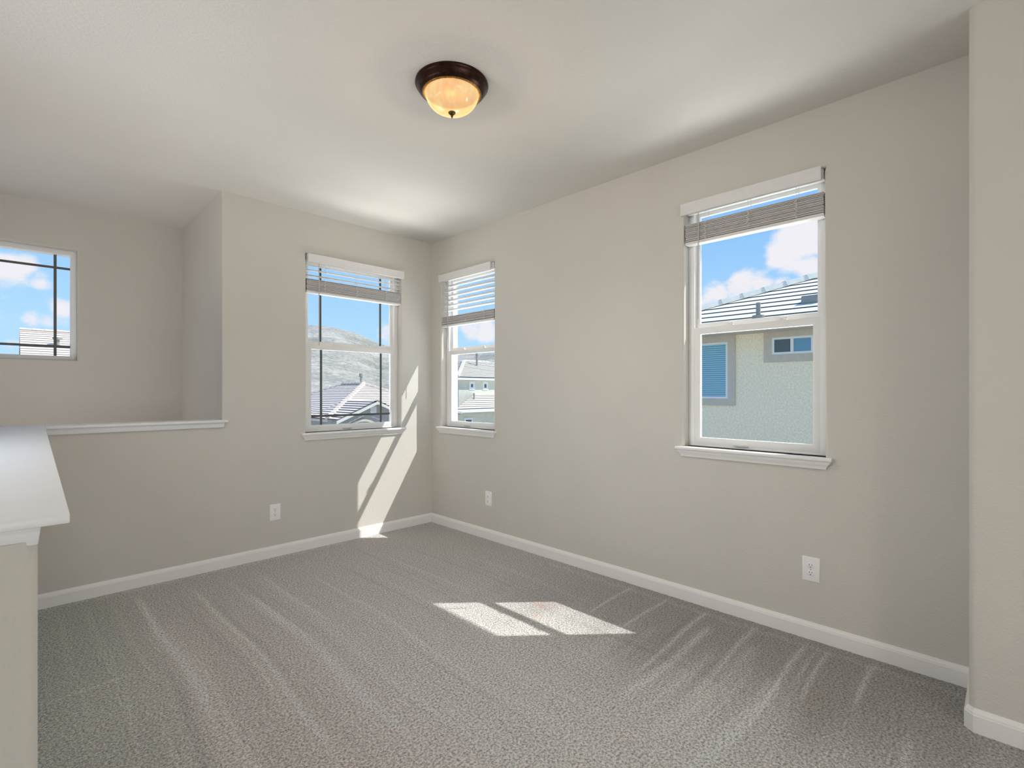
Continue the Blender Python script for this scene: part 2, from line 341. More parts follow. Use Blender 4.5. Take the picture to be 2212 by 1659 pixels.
# floor: dense mesh near the visible part
def carpet_floor():
    xs = np.concatenate([np.linspace(-4.1, -3.05, 12), np.linspace(-3.02, .05, 340)])
    ys = np.concatenate([np.linspace(-10.05, -4.4, 50), np.linspace(-4.38, -2.905, 150), np.linspace(-2.9, .05, 300)])
    X, Y = np.meshgrid(xs, ys)
    dark = np.zeros_like(X)
    rng = np.random.RandomState(3)
    # pile laid in strokes: alternating lay bands parallel to y on the left, parallel to x near the right wall
    wob = .03 * np.sin(Y * 2.1 + 1) + .015 * np.sin(Y * 5.3)
    lay_shade = np.ones_like(X)
    def band_y(xc, wd, amp, y0, y1):   # light or dark stripe running along y
        g = np.exp(-((X + wob * .6 - xc) / wd) ** 2)
        e = 1 / (1 + np.exp(-(Y - y0) / .05)) / (1 + np.exp((Y - y1) / .05))
        return amp * g * e
    def band_x(yc, wd, amp, x0, x1, slope=0):
        g = np.exp(-((Y - yc - slope * (X - x0) + .01 * np.sin(X * 6)) / wd) ** 2)
        e = 1 / (1 + np.exp(-(X - x0) / .04)) / (1 + np.exp((X - x1) / .02))
        return amp * g * e
    for xc, wd, a, ya, yb in [(-2.38, .016, .42, -1.75, -.25), (-2.36, .05, .12, -2.4, -.8), (-2.10, .013, .32, -2.3, -.35), (-2.14, .012, .16, -2.0, -.8), (-1.87, .018, .42, -2.35, -.75),
                              (-1.90, .010, .16, -1.4, -.4), (-1.70, .012, .18, -1.3, -.4), (-1.73, .03, .08, -2.5, -.3), (-1.45, .012, .12, -1.9, -.6), (-1.15, .012, .12, -2.3, -1.1), (-1.22, .012, -.10, -2.0, -.5),
                              (-.95, .01, -.10, -1.6, -.3), (-.87, .012, .12, -1.5, -.6), (-.62, .01, -.10, -2.0, -.5), (-2.62, .014, .09, -1.6, -.2), (-2.5, .012, .09, -1.4, -.2), (-2.74, .015, .06, -1.9, -.2),
                              (-2.06, .012, -.10, -1.9, -.6), (-1.84, .010, -.12, -1.5, -.4), (-2.20, .010, -.08, -1.3, -.3)]:
        lay_shade += band_y(xc, wd, a, ya, yb)
    for k in range(110):
        xc = rng.uniform(-2.8, -.35); ya = rng.uniform(-2.6, -.6)
        lay_shade += band_y(xc, rng.uniform(.004, .012), rng.uniform(-.11, .11), ya - rng.uniform(.4, 1.4), ya)
    # darker strip by right wall: brushed pile plus painted shade, light strokes through it
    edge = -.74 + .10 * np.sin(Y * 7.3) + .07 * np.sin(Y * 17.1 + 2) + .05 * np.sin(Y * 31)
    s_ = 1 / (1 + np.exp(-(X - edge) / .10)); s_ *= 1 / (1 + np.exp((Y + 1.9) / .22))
    lay_shade -= .40 * s_
    lay_shade += .30 * np.exp(-((X + 1.65) / .75) ** 2) * (1 / (1 + np.exp((Y + 1.9) / .45)))  # paler centre: pile direction, with glare painted into the colour
    s2 = 1 / (1 + np.exp(-(X + .55) / .25)) / (1 + np.exp(-(Y + 1.9) / .2)) ; lay_shade -= .10 * s2
    for yc, wd, a, xa, xb in [(-2.315, .010, .34, -.55, -.06), (-2.55, .011, .34, -.58, -.09), (-2.83, .012, .34, -.88, -.10), (-2.895, .022, .34, -1.1, -.26), (-3.09, .014, .34, -.9, -.08), (-3.12, .035, .22, -1.2, -.3),
                              (-3.32, .013, .36, -1.2, -.12), (-3.29, .03, .18, -1.3, -.55), (-3.38, .008, .28, -.5, -.14), (-3.425, .009, .38, -.56, -.11), (-3.60, .010, .38, -.50, -.08), (-3.78, .012, .28, -.80, -.6),
                              (-2.70, .02, .12, -1.0, -.45), (-3.0, .02, .14, -1.1, -.5), (-3.2, .02, .12, -1.2, -.5), (-2.78, .008, -.12, -.6, -.2)]:
        lay_shade += band_x(yc, wd, a, xa, xb, rng.uniform(-.03, .03))
    lay_shade += band_x(-1.23, .012, .22, -2.82, -2.56) + .07 * band_x(-1.5, .3, 1, -2.9, -2.5)
    lay_shade -= .12 / (1 + np.exp((X + 2.50 + .03 * np.sin(Y * 4)) / .05)) * (Y > -2.9)
    # compressed line along the baseboards
    lay_shade += .12 * np.exp(-((X + .10 + .01 * np.sin(Y * 40)) / .02) ** 2) * (Y < -1.6)
    lay_shade += .18 * np.exp(-((Y + .045 + .012 * np.sin(X * 37) + .01 * np.sin(X * 91)) / .018) ** 2) * (X < -.9)
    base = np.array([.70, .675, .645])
    col = base[None, None, :] * lay_shade[..., None]
    grn = 1 / (1 + np.exp((X + 2.46) / .04))
    col *= 1 + grn[..., None] * np.array([-.05, .005, -.03])
    pk = np.exp(-((X + 2.15) / .35) ** 2) * np.exp(-((Y + 2.2) / 1.1) ** 2)
    col *= 1 + pk[..., None] * np.array([.03, -.01, -.005])
    def blob(cx, cy, rx, ry, tint, a):
        n = np.array([[0]])
        g = np.exp(-(((X - cx) / rx) ** 2 + ((Y - cy) / ry) ** 2)) * (.6 + .4 * np.sin(X * 90 + 3 * np.sin(Y * 70)) * np.sin(Y * 80))
        g = np.clip(g, 0, 1)[..., None] * a
        return col * (1 - g) + col * np.array(tint) * g
    col = blob(-.69, -2.06, .035, .06, (1.25, .62, .62), .7)
    col = blob(-.80, -2.12, .05, .05, (1.12, .80, .78), .5)
    col = blob(-.56, -3.47, .09, .035, (1.0, .86, .66), .8)
    col = blob(-1.33, -3.05, .02, .02, (1.15, .8, .8), .5)
    col = np.clip(col, .02, .9)
    ny, nx = X.shape
    keep = ~((X[:-1, :-1] < -3.0) & (Y[:-1, :-1] > -2.92))
    Z = np.zeros_like(X)
    dens = (X > -3.0) & (Y > -4.3)
    Z[dens] = rng.uniform(-.0012, .0012, dens.sum())
    verts = np.stack([X, Y, Z], -1).reshape(-1, 3)
    idx = np.arange(ny * nx).reshape(ny, nx)
    q = np.stack([idx[:-1, :-1], idx[:-1, 1:], idx[1:, 1:], idx[1:, :-1]], -1)[keep]
    me = bpy.data.meshes.new('floor'); me.vertices.add(len(verts)); me.vertices.foreach_set('co', verts.ravel())
    me.loops.add(q.size); me.loops.foreach_set('vertex_index', q.ravel().astype(np.int32))
    me.polygons.add(len(q)); me.polygons.foreach_set('loop_start', np.arange(0, q.size, 4, dtype=np.int32))
    me.update(calc_edges=True); me.validate()
    a = me.attributes.new('pile_shade', 'FLOAT_COLOR', 'POINT')
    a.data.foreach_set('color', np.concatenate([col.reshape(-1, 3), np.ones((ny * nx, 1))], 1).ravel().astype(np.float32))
    me.polygons.foreach_set('use_smooth', np.ones(len(q), dtype=bool))
    o = bpy.data.objects.new('floor', me); COL.objects.link(o); me.materials.append(M['carpet'])
    tag(o, 'grey beige cut pile carpet with straight vacuum stroke marks', 'carpet floor', None, 'structure')
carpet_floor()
b = MB(); b.box(FX, (-4.2, -3.0, -1.5), (-1.7, 1.3, -1.4)); b.build('floor', M['landing'], kind='structure', label='carpeted stair landing below the knee walls', cat='floor')
b = MB(); b.box(FX, (-4.25, -10.1, H), (.2, 1.3, H + .15)); b.build('ceiling', M['ceil'], kind='structure', label='smooth beige ceiling', cat='ceiling')

# ------------------------------------------------------------------ trim
def sweep(b, prof, path):   # prof: (offset to the right of travel, z); path: list of xy, mitred
    P = [Vector(p) for p in path]; loops = []
    for i, p in enumerate(P):
        d0 = (P[i] - P[i - 1]).normalized() if i else (P[1] - P[0]).normalized()
        d1 = (P[i + 1] - P[i]).normalized() if i < len(P) - 1 else d0
        n0 = Vector((d0.y, -d0.x)); n1 = Vector((d1.y, -d1.x)); m = (n0 + n1).normalized(); m /= max(.3, m.dot(n0))
        loops.append([(p.x + m.x * o, p.y + m.y * o, z) for o, z in prof])
    b.loft(loops)
BASE = [(0, -.005), (.014, -.005), (.014, .064), (.0125, .067), (.0125, .070), (.010, .076), (.0065, .082), (.005, .087), (0, .087)]
b = MB(); sweep(b, BASE, [(skew(-2.898, 0) , 0), (0, 0)]); b.build('baseboard_back', M['trim'], kind='structure', smooth=25, label='white baseboard along the back wall', cat='baseboard')
b = MB(); sweep(b, BASE, [(0, 0), (0, -3.935)]); b.build('baseboard_right', M['trim'], kind='structure', smooth=25, label='white baseboard along the long right wall', cat='baseboard')
b = MB(); sweep(b, BASE, [(0, -3.935), (-.342, -3.935), (-.36, -3.953), (-.36, -10.0)]); b.build('baseboard_front', M['trim'], kind='structure', smooth=25, label='white baseboard wrapping the wall end at far right', cat='baseboard')
# caps on knee walls: board over a cove moulding
def cap(name, quad_fn, label, over=1):
    b = MB()
    for z0, z1, o0, o1 in ((1.0585, 1.076, .0, .0), (1.022, 1.0585, .034 * over + .004, .034 * over)):
        b.loft([[(x, y, z) for x, y in quad_fn(o)] for z, o in ((z0, o0), (z1, o1))])
    return b.build(name, M['cap'], kind='structure', bevel=.003, smooth=35, label=label, cat='wall cap')
cap('trim_1', lambda o: [(-2.789, -.036 + o), (-1.820 - o, -.036 + o), (-1.820 - o, .0), (-1.850, .0), (-1.850, .176 - o), (-2.789, .176 - o)], 'white moulded cap on the back knee wall ending at the wall corner', .5)
cap('trim_2', lambda o: [(-2.860 - o, -2.925 + o), (-2.785 - o, .176 - o), (-3.06 + o, .176 - o), (-3.06 + o, -2.925 + o)], 'wide white cap on the foreground knee wall reaching the left edge')

# ------------------------------------------------------------------ windows
def window(n, F, W, hung, grille, label, stool=True, div=None):
    u0, u1, z0, z1 = W
    root = empty('window_%d' % n, F((u0 + u1) / 2, -.1, z0), label, 'window', 'structure')
    zb = z0
    b = MB(); b.ring(F, u0, u1, zb, z1, -.066, -.155, .036, .036, .010 if hung else .034, .036)
    b.build('window_frame', M['vinyl'], root, bevel=.003, smooth=35)
    if hung:
        lo, hi = zb + .008, z1 - .034
        a, c = u0 + .034, u1 - .034
        up = MB(); up.ring(F, a, c, 1.659, hi, -.101, -.123, .024, .024, .045, .026); up = up.build('upper_sash', M['vinyl'], root, bevel=.002, smooth=35)
        g = MB(); g.box(F, (a + .02, -.108, 1.69), (c - .02, -.112, hi - .02)); g.build('glass_pane', M['glass'], up)
        dn = MB(); dn.ring(F, a, c, lo, 1.676, -.070, -.098, .038, .038, .047, .041); dn = dn.build('lower_sash', M['vinyl'], root, bevel=.003, smooth=35)
        g = MB(); g.box(F, (a + .034, -.082, lo + .04), (c - .034, -.086, 1.64)); g.build('glass_pane', M['glass'], dn)
        for s in (.30, .72):
            k = MB(); uc = a + (c - a) * s
            k.box(F, (uc - .028, -.072, 1.676), (uc + .028, -.096, 1.681)); k.box(F, (uc - .012, -.074, 1.681), (uc + .012, -.094, 1.692))
            k.hexa([F(uc - .004, -.074, 1.684), F(uc + .034, -.060, 1.684), F(uc + .036, -.066, 1.684), F(uc + .004, -.09, 1.684),
                    F(uc - .004, -.074, 1.690), F(uc + .034, -.060, 1.690), F(uc + .036, -.066, 1.690), F(uc + .004, -.09, 1.690)])
            k.build('sash_lock', M['vinyl'], dn, bevel=.001)
        k = MB(); uc = (a + c) / 2 - .06; k.box(F, (uc - .04, -.070, lo + .006), (uc + .04, -.055, lo + .014)); k.build('lift_handle', M['wand'], dn, bevel=.002)
        if grille:
            gi, go, off = a + .024, c - .024, .105
            k = MB(); w = .009
            for uc in (u0 + .034 + .083 , u1 - .034 - .1 + 0): pass
            for uc in (-1.072, -.501): k.box(F, (uc - w, -.112, 1.70), (uc + w, -.117, hi - .02))
            k.box(F, (a + .02, -.1125, hi - .17 - w), (c - .02, -.1165, hi - .17 + w)); k.build('muntin', M['muntin'], up)
            k = MB()
            for uc in (-1.076, -.509): k.box(F, (uc - w, -.088, lo + .04), (uc + w, -.094, 1.645))
            k.box(F, (a + .034, -.0885, 1.075 - w), (c - .034, -.0935, 1.075 + w)); k.build('muntin', M['muntin'], dn)
    else:
        g = MB(); g.box(F, (u0 + .03, -.110, z0 + .03), (u1 - .03, -.114, z1 - .03)); g = g.build('glass_pane', M['glass'], root)
        if div:
            k = MB(); w = .009
            for uc in div[0]: k.box(F, (uc - w, -.117, z0 + .03), (uc + w, -.123, z1 - .03))
            for zc in div[1]: k.box(F, (u0 + .03, -.1175, zc - w), (u1 - .03, -.1225, zc + w))
            k.build('muntin', M['muntin'], root)
    if stool:
        b = MB()
        b.box(F, (u0 + .001, .0, z0 - .02), (u1 - .001, -.067, z0)); b.build('window_sill', M['trim'], root)
        b = MB(); e0, e1 = u0 - .042, u1 + .034
        # nosing with a rounded front, then a tapering apron mould
        lv = [(z0 + .000, 0, .030), (z0 - .004, 0, .034), (z0 - .014, 0, .034), (z0 - .019, .001, .031), (z0 - .021, .006, .026), (z0 - .030, .010, .024), (z0 - .040, .020, .018), (z0 - .052, .027, .012), (z0 - .060, .027, .011)]
        b.loft([[F(e0 + i, 0, z), F(e1 - i, 0, z), F(e1 - i, p, z), F(e0 + i, p, z)] for z, i, p in lv])
        b.build('sill_nosing', M['trim'], root, smooth=30)
    return root
window(1, FA, W1, True, True, 'window with backlit muntins painted dark in the back wall, hills beyond')
window(2, FB, W2, True, False, 'narrow window on the right wall next to the room corner')
window(3, FB, W3, True, False, 'nearest window on the right wall showing a stucco house')
window(4, FS, W4, False, False, 'high fixed window with thin muntins in the stairwell', stool=False, div=([-2.685, -3.62], [2.268, 1.642]))
FR = lambda u, n, z: (u, -10.0 + n, z)
window(5, FR, (-3.6, -.45, .5, 2.45), False, False, 'wide fixed window in the rear wall', stool=False)
# added unseen eave along the outer walls, sized to clip the sun patches
b = MB(); b.box(FX, (.165, -10.2, 2.9), (.59, .6, 3.06)); b.box(FX, (-4.3, .17, 2.9), (.165, .6, 3.06)); b.build('trim_6', M['fascia'], kind='structure', label='added unseen roof eave above the windows, cutting off high sun', cat='eave')
# exterior stucco surrounds
def surround(n, F, W, th, wide=0):
    u0, u1, z0, z1 = W
    b = MB(); b.ring(F, u0 - .1, u1 + .1 + wide, z0 - .1, z1 + .1, -th, -th - .04, .1, .1, .085, .1)
    b.build('trim_%d' % n, M['ext'], kind='structure', label={3: 'outdoor stucco surround of the back wall window', 4: 'outdoor stucco surround of the narrow corner window', 5: 'outdoor stucco surround of the nearest right window'}[n], cat='window trim')
surround(3, FA, W1, .17); surround(4, FB, W2, .165, .035); surround(5, FB, W3, .165)

# ------------------------------------------------------------------ blinds
def blind(F, W, zv, stack, slats, wand_u, wand_z, tilt, label, lo_off=-.012, hi_off=-.014):
    """zv = (bottom, top) of valance; stack = (bottom, top); slats = list of z of hanging slats"""
    u0, u1, z0, z1 = W; a, c = u0 + .008, u1 - .008
    root = empty('window_blind', F((u0 + u1) / 2, -.03, z1 - .01), label, 'blind', group=None)
    b = MB(); va, vc = u0 + lo_off, u1 + hi_off
    b.loft([[F(va, .006, z), F(vc, .006, z), F(vc, p, z), F(va, p, z)] for z, p in ((zv[0], .018), (zv[0] + .004, .021), (zv[1] - .012, .021), (zv[1] - .005, .024), (zv[1], .024))])
    b.build('valance', M['slat'], root, smooth=30)
    b = MB(); b.box(F, (a, -.004, z1 - .052), (c, -.060, z1 - .003)); b.build('headrail', M['slat'], root, bevel=.002)
    def slat(b, z, t=0, th=.003, nn=-.031, j=0):
        w = .025; dz = math.sin(t) * w; dn = math.cos(t) * w
        b.hexa([F(a + j, nn + dn, z - dz), F(c + j, nn + dn, z - dz), F(c + j, nn - dn, z + dz), F(a + j, nn - dn, z + dz),
                F(a + j, nn + dn, z - dz + th), F(c + j, nn + dn, z - dz + th), F(c + j, nn - dn, z + dz + th), F(a + j, nn - dn, z + dz + th)])
    b = MB()
    for z in slats: slat(b, z, tilt)
    if slats: b.build('hanging_slats', M['slat'], root)
    b = MB(); zb, zt = stack; z = zb + .022; rng = random.Random(int(abs(u0) * 100))
    while z < zt:
        slat(b, z, rng.uniform(-.03, .05), .0030, -.031 + rng.uniform(-.0035, .0035), rng.uniform(-.0025, .0025)); z += .0056
    b.build('slat_stack', M['slatgrey'], root, label='raised slats folded in a tight stack')
    b = MB(); b.box(F, (a - .001, -.004, zb), (c + .001, -.058, zb + .018)); b.build('bottom_rail', M['slat'], root, bevel=.003)
    for s in (.17, .5, .83):
        uc = a + (c - a) * s; b = MB()
        for nn in (-.0045, -.0575): b.tube(F(uc, nn, z1 - .05), F(uc, nn, zb + .015), .0011, 6)
        b.tube(F(uc + .006, -.031, z1 - .05), F(uc + .006, -.031, zb + .015), .0009, 6)
        b.build('lift_cord', M['slat'], root)
        b = MB()                                     # slack ladder string bunched in front of the stack
        pts = [(uc + .010 * math.sin(k * 1.9 + s * 9), .0005 + .003 * abs(math.sin(k * 1.3)), zt - (zt - zb - .02) * k / 10) for k in range(11)]
        for p, q in zip(pts, pts[1:]): b.tube(F(*p), F(*q), .0012, 6)
        b.build('ladder_string', M['slat'], root)
    b = MB(); b.tube(F(wand_u, .004, wand_z[0]), F(wand_u, .006, wand_z[1]), .0038, 8)
    b.build('tilt_wand', M['wand'], root, smooth=50)
    return root
blind(FA, W1, (2.335, 2.405), (2.090, 2.205), [2.317, 2.280, 2.236], -1.135, (2.34, 1.66), .0, 'white raised blind on the back wall window with muntins', lo_off=.010, hi_off=.018)
blind(FB, W2, (2.332, 2.400), (1.900, 2.000), [2.285, 2.239, 2.193, 2.147, 2.101, 2.055], .265, (2.34, 1.70), -.16, 'half lowered white blind with six open slats beside the room corner', lo_off=-.014, hi_off=-.03)
blind(FB, W3, (2.360, 2.430), (2.180, 2.303), [], 2.715, (2.37, 1.72), .0, 'largest white blind, raised tight, nearest window on the right wall')

# ------------------------------------------------------------------ outlets
def outlet(F, u, z, label):
    root = empty('wall_outlet', F(u, 0, z), label, 'outlet', group=None)
    b = MB(); w, h = .040, .0625
    b.loft([[F(u - w + i, n, z - h + i), F(u + w - i, n, z - h + i), F(u + w - i, n, z + h - i), F(u - w + i, n, z + h - i)] for n, i in ((0, 0), (.003, 0), (.0055, .004), (.006, .006))])
    b.build('cover_plate', M['plate'], root, smooth=50)
    for s in (-1, 1):
        zc = z + s * .0195; b = MB(); prof = []
        for k in range(28):
            a = 2 * math.pi * k / 28; prof.append((max(-.0172, min(.0172, .0172 * 1.05 * math.cos(a))), max(-.0142, min(.0142, .0172 * math.sin(a)))))
        b.loft([[F(u + x * q, n, zc + y * q) for x, y in prof] for n, q in ((.005, 1), (.0078, 1), (.0085, .95))])
        rc = b.build('receptacle', M['plate'], root, smooth=40)
        b = MB()
        b.box(F, (u - .0072, .0082, zc - .0005), (u - .0050, .0088, zc + .0085)); b.box(F, (u + .0050, .0082, zc + .0005), (u + .0070, .0088, zc + .0075))
        b.loft([[F(u + .0026 * math.cos(k * math.pi / 6), n, zc - .0075 + .0026 * math.sin(k * math.pi / 6)) for k in range(12)] for n in (.0082, .0088)])
        b.build('slots', M['dark'], rc, label='black plug slots')
    b = MB(); b.loft([[F(u + .003 * math.cos(k * math.pi / 6), n, z + .003 * math.sin(k * math.pi / 6)) for k in range(12)] for n in (.005, .0075)])
    b.build('screw', M['wand'], root)
outlet(FA, -1.482, .345, 'white double outlet low on the back wall under the knee wall end')
outlet(FB, .836, .352, 'white double outlet near the room corner below the narrow window')
outlet(FB, 3.315, .361, 'largest white double outlet, below the nearest window on the right wall')

# ------------------------------------------------------------------ ceiling lamp
LC = (-1.45, -2.168, H)
root = empty('ceiling_lamp', LC, 'round dark bronze ceiling lamp with glowing amber glass bowl', 'ceiling light')
b = MB(); b.lathe([(.172, 0), (.173, -.006), (.168, -.014), (.164, -.017), (.163, -.022), (.157, -.028), (.155, -.033), (.147, -.040), (.140, -.044), (.136, -.048), (.128, -.048), (.124, -.040)], LC, 64)
b.build('canopy', M['bronze'], root, smooth=45)
b = MB(); b.lathe([(.1245, -.046), (.130, -.050), (.137, -.050), (.1395, -.046), (.137, -.043), (.1245, -.043)], LC, 64, False); b.build('rim_band', M['rim'], root, smooth=60, label='worn golden rim around the glass')
b = MB(); gp = [(.1265 * math.cos(a) ** .85 if a < math.pi / 2 - .01 else .008, -.040 - .092 * math.sin(a)) for a in [i * (math.pi / 2) / 18 for i in range(19)]]
gp[-1] = (.006, -.132)
b.lathe(gp, LC, 64, False); b.build('glass_bowl', M['lampglass'], root, smooth=60, label='amber marbled glass bowl, lit')
b = MB(); b.lathe([(.004, -.128), (.016, -.130), (.0175, -.134), (.014, -.139), (.009, -.143), (.0045, -.145), (.006, -.149), (.0055, -.152), (.003, -.157), (.0008, -.161)], LC, 24)
b.build('finial', M['brass'], root, smooth=45)
ld = bpy.data.lights.new('lamp_glow', 'POINT'); lo = bpy.data.objects.new('lamp_glow', ld); COL.objects.link(lo); lo.location = (LC[0], LC[1], H - .075)
ld.energy = 40; ld.color = (1, .84, .64); ld.shadow_soft_size = .012
sd = bpy.data.lights.new('lamp_downlight', 'SPOT'); so = bpy.data.objects.new('lamp_downlight', sd); COL.objects.link(so); so.location = (LC[0], LC[1], H - .172)
sd.energy = 28; so.visible_glossy = False; lo.visible_glossy = False; sd.color = (1, .95, .88); sd.shadow_soft_size = .012; sd.spot_size = math.radians(160); sd.spot_blend = 1.0
so.parent = root; so.matrix_parent_inverse = Matrix.Translation(root.location).inverted()
lo.parent = root; lo.matrix_parent_inverse = Matrix.Translation(root.location).inverted()

# ------------------------------------------------------------------ outdoors
def roof_face(b, poly, rows, lip=.045):
    P = [Vector(p) for p in poly]
    n = (P[1] - P[0]).cross(P[2] - P[0]).normalized()
    if n.z < 0: n = -n
    zs = [p.z for p in P]; za, zb = min(zs), max(zs)
    def cut(z):
        out = []
        for i in range(len(P)):
            p, q = P[i], P[(i + 1) % len(P)]
            if abs(p.z - q.z) < 1e-6:
                if abs(p.z - z) < 1e-4: out += [p.copy(), q.copy()]
                continue
            s = (z - p.z) / (q.z - p.z)
            if -1e-6 <= s <= 1 + 1e-6: out.append(p.lerp(q, s))
        ax = max(range(2), key=lambda k: max(v[k] for v in out) - min(v[k] for v in out)) if out else 0
        out.sort(key=lambda v: v[ax]); return out[0], out[-1]
    for i in range(rows):
        z0 = za + (zb - za) * i / rows; z1 = za + (zb - za) * (i + 1) / rows
        a0, a1 = cut(z0 + 1e-5); c0, c1 = cut(z1 - 1e-5)
        if (a1 - a0).dot(c1 - c0) < 0: c0, c1 = c1, c0
        f = b.face([a0 + n * lip, a1 + n * lip, c1 + n * .004, c0 + n * .004])
        g = b.face([a0 - n * .01, a1 - n * .01, a1 + n * lip, a0 + n * lip])
        if g: g.material_index = 1
def capline(b, p, q, w=.13, h=.09, seg=.42):
    p, q = Vector(p), Vector(q); d = q - p; Ln = d.length; d.normalize(); side = d.cross(Vector((0, 0, 1))).normalized(); up = side.cross(d).normalized()
    k = max(1, int(Ln / seg))
    for i in range(k):
        a = p + d * Ln * i / k; c = p + d * Ln * (i + 1) / k
        b.loft([[a - side * w * 1.0 , a - side * w * .7 + up * h * 1.3, a + side * w * .7 + up * h * 1.3, a + side * w], [c - side * w * .85, c - side * w * .6 + up * h, c + side * w * .6 + up * h, c + side * w * .85]])
def hip_faces(x0, x1, y0, y1, z, p):
    a = min(x1 - x0, y1 - y0) / 2; zt = z + p * a
    if x1 - x0 < y1 - y0: r0, r1 = (x0 + a, y0 + a, zt), (x0 + a, y1 - a, zt)
    else: r0, r1 = (x0 + a, y0 + a, zt), (x1 - a, y0 + a, zt)
    c = [(x0, y0, z), (x1, y0, z), (x1, y1, z), (x0, y1, z)]
    if x1 - x0 < y1 - y0: F_ = [[c[0], c[3], r1, r0], [c[1], c[2], r1, r0], [c[0], c[1], r0], [c[3], c[2], r1]]; hips = [(c[0], r0), (c[1], r0), (c[2], r1), (c[3], r1), (r0, r1)]
    else: F_ = [[c[0], c[1], r1, r0], [c[3], c[2], r1, r0], [c[0], c[3], r0], [c[1], c[2], r1]]; hips = [(c[0], r0), (c[3], r0), (c[1], r1), (c[2], r1), (r0, r1)]
    return F_, hips
def house_body(root, x0, x1, y0, y1, z0, z1, mat):
    b = MB(); b.box(FX, (x0, y0, z0), (x1, y1, z1)); return b.build('wall', mat, root)
def eaves(root, x0, x1, y0, y1, z, mat, h=.16):
    b = MB(); b.box(FX, (x0, y0, z - h), (x1, y1, z)); return b.build('fascia', mat, root)

# neighbouring house right outside the two right-hand windows
NH = empty('house', (12, -2, -3), 'near stucco neighbor house with cream tile roof, seen through the nearest window', 'house')
house_body(NH, 9.0, 17.8, -9.0, 3.5, -3, 2.62, M['stucco'])
eaves(NH, 8.42, 18.4, -9.6, 4.1, 2.65, M['stucco_trim'], .05)
fs, hp = hip_faces(8.4, 18.4, -9.6, 4.12, 2.65, .406)
b = MB()
for f in fs: roof_face(b, f, 12, .028)
b.build('roof', [M['tile_near'], M['gap']], NH)
b = MB()
for p, q in hp: capline(b, p, q, .15, .12, .58)
b.build('ridge_tiles', M['tile_near'], NH)
FN = lambda u, n, z: (9.0 - n, -u, z)
def ext_window(root, F, u0, u1, z0, z1, split=None, trim=.17, tm='stucco_trim', pm='paneblue', lines=False, fw=.045):
    b = MB(); b.ring(F, u0 - trim, u1 + trim, z0 - trim, z1 + trim, 0, .04, trim); tr_ = b.build('window_surround', M[tm], root)
    b = MB(); b.ring(F, u0, u1, z0, z1, .0, .035, fw)
    if split: b.box(F, (split - .03, .001, z0 + fw * .9), (split + .03, .034, z1 - fw * .9))
    w_ = b.build('window', M['white'], root)
    b = MB(); b.box(F, (u0 + .02, .0, z0 + .02), (u1 - .02, .012, z1 - .02)); b.build('pane', M[pm], w_)
    if lines:
        b = MB(); z = z0 + .06
        while z < z1 - .03: b.box(F, (u0 + fw, .012, z), (u1 - fw, .0145, z + .024)); z += .05
        b.build('shade_slats', M['shade'], w_)
    return w_
M['shade'] = simple('tinted_shade_slats', (.30, .55, .62), .3, .03, 10)
ext_window(NH, FN, -1.75, -.67, 1.12, 2.45, lines=True)
ext_window(NH, FN, .30, 1.11, 2.10, 2.47, split=.70, pm='paneblue')
b = MB(); b.box(FN, (.345, .012, 2.145), (.67, .02, 2.425)); b.build('insect_screen', M['panedark'], NH)
# pipe and vent on that roof
def on_roof(px, py, x_e, z_e, p):
    d = VV + RR * ((px - 1106) / 1080) + UU * ((846 - py) / 1080)
    s = (z_e + p * (CAM.x - x_e) - CAM.z) / (d.z - p * d.x); return CAM + d * s
q = on_roof(1638, 688, 8.4, 2.65, .406); b = MB(); b.tube(q - UU * .1, q + UU * .36, .05, 10); b.tube(q - UU * .02, q + UU * .07, .13, 10); b.build('vent_pipe', M['pipe'], NH, smooth=40)
q = on_roof(1755, 652, 8.4, 2.65, .406); b = MB(); b.box(FX, tuple(q - Vector((.16, .2, .05))), tuple(q + Vector((.16, .2, .14)))); b.build('roof_vent', M['pipe'], NH, bevel=.03)

# rose tiled single storey house below the hills
H1 = empty('house', (10.9, 22, -3), 'single storey house with rose beige tile roof and small gable, below the hills', 'house')
house_body(H1, 7.5, 14.4, 18.2, 27.3, -3, -.02, M['stucco_c'])
b = MB()
fs, hp = hip_faces(7.05, 14.75, 17.56, 27.75, .05, .43)
rows = 19
for f in fs: roof_face(b, f, rows, .03)
roof_face(b, [(7.05, 16.6, .05), (7.05, 19.6, .05), (8.98, 19.5, .88), (8.98, 16.6, .88)], 9, .04)
roof_face(b, [(8.98, 16.6, .88), (8.98, 19.5, .88), (10.95, 19.5, .03), (10.95, 16.6, .03)], 9, .04)
b.build('roof', [M['tile_pink'], M['gap']], H1)
b = MB()
for p, q in hp: capline(b, p, q, .13, .09, .33)
b.build('ridge_tiles', M['tile_pink'], H1)
eaves(H1, 7.1, 14.7, 17.7, 27.7, .03, M['fascia'], .12)
b = MB(); b.loft([[(7.35, y, -3), (10.7, y, -3), (10.7, y, .08), (8.98, y, .80), (7.35, y, .12)] for y in (16.95, 18.5)]); b.build('gable_wall', M['stucco_c'], H1)
b = MB()                                     # white barge boards along the rakes
for p, q in (((7.0, .0), (8.98, .83)), ((8.98, .83), (10.97, .0))):
    b.hexa([(p[0], 16.56, p[1] - .13), (q[0], 16.56, q[1] - .13), (q[0], 16.62, q[1] - .13), (p[0], 16.62, p[1] - .13), (p[0], 16.56, p[1]), (q[0], 16.56, q[1]), (q[0], 16.62, q[1]), (p[0], 16.62, p[1])])
b.build('barge_board', M['fascia'], H1)
FG = lambda u, n, z: (u, 16.95 - n, z)
b = MB(); b.box(FG, (8.80, 0, .22), (9.10, .05, .60))
for k in range(5): b.box(FG, (8.83, .05, .25 + k * .068), (9.07, .07, .28 + k * .068))
b.build('attic_vent', M['white'], H1)
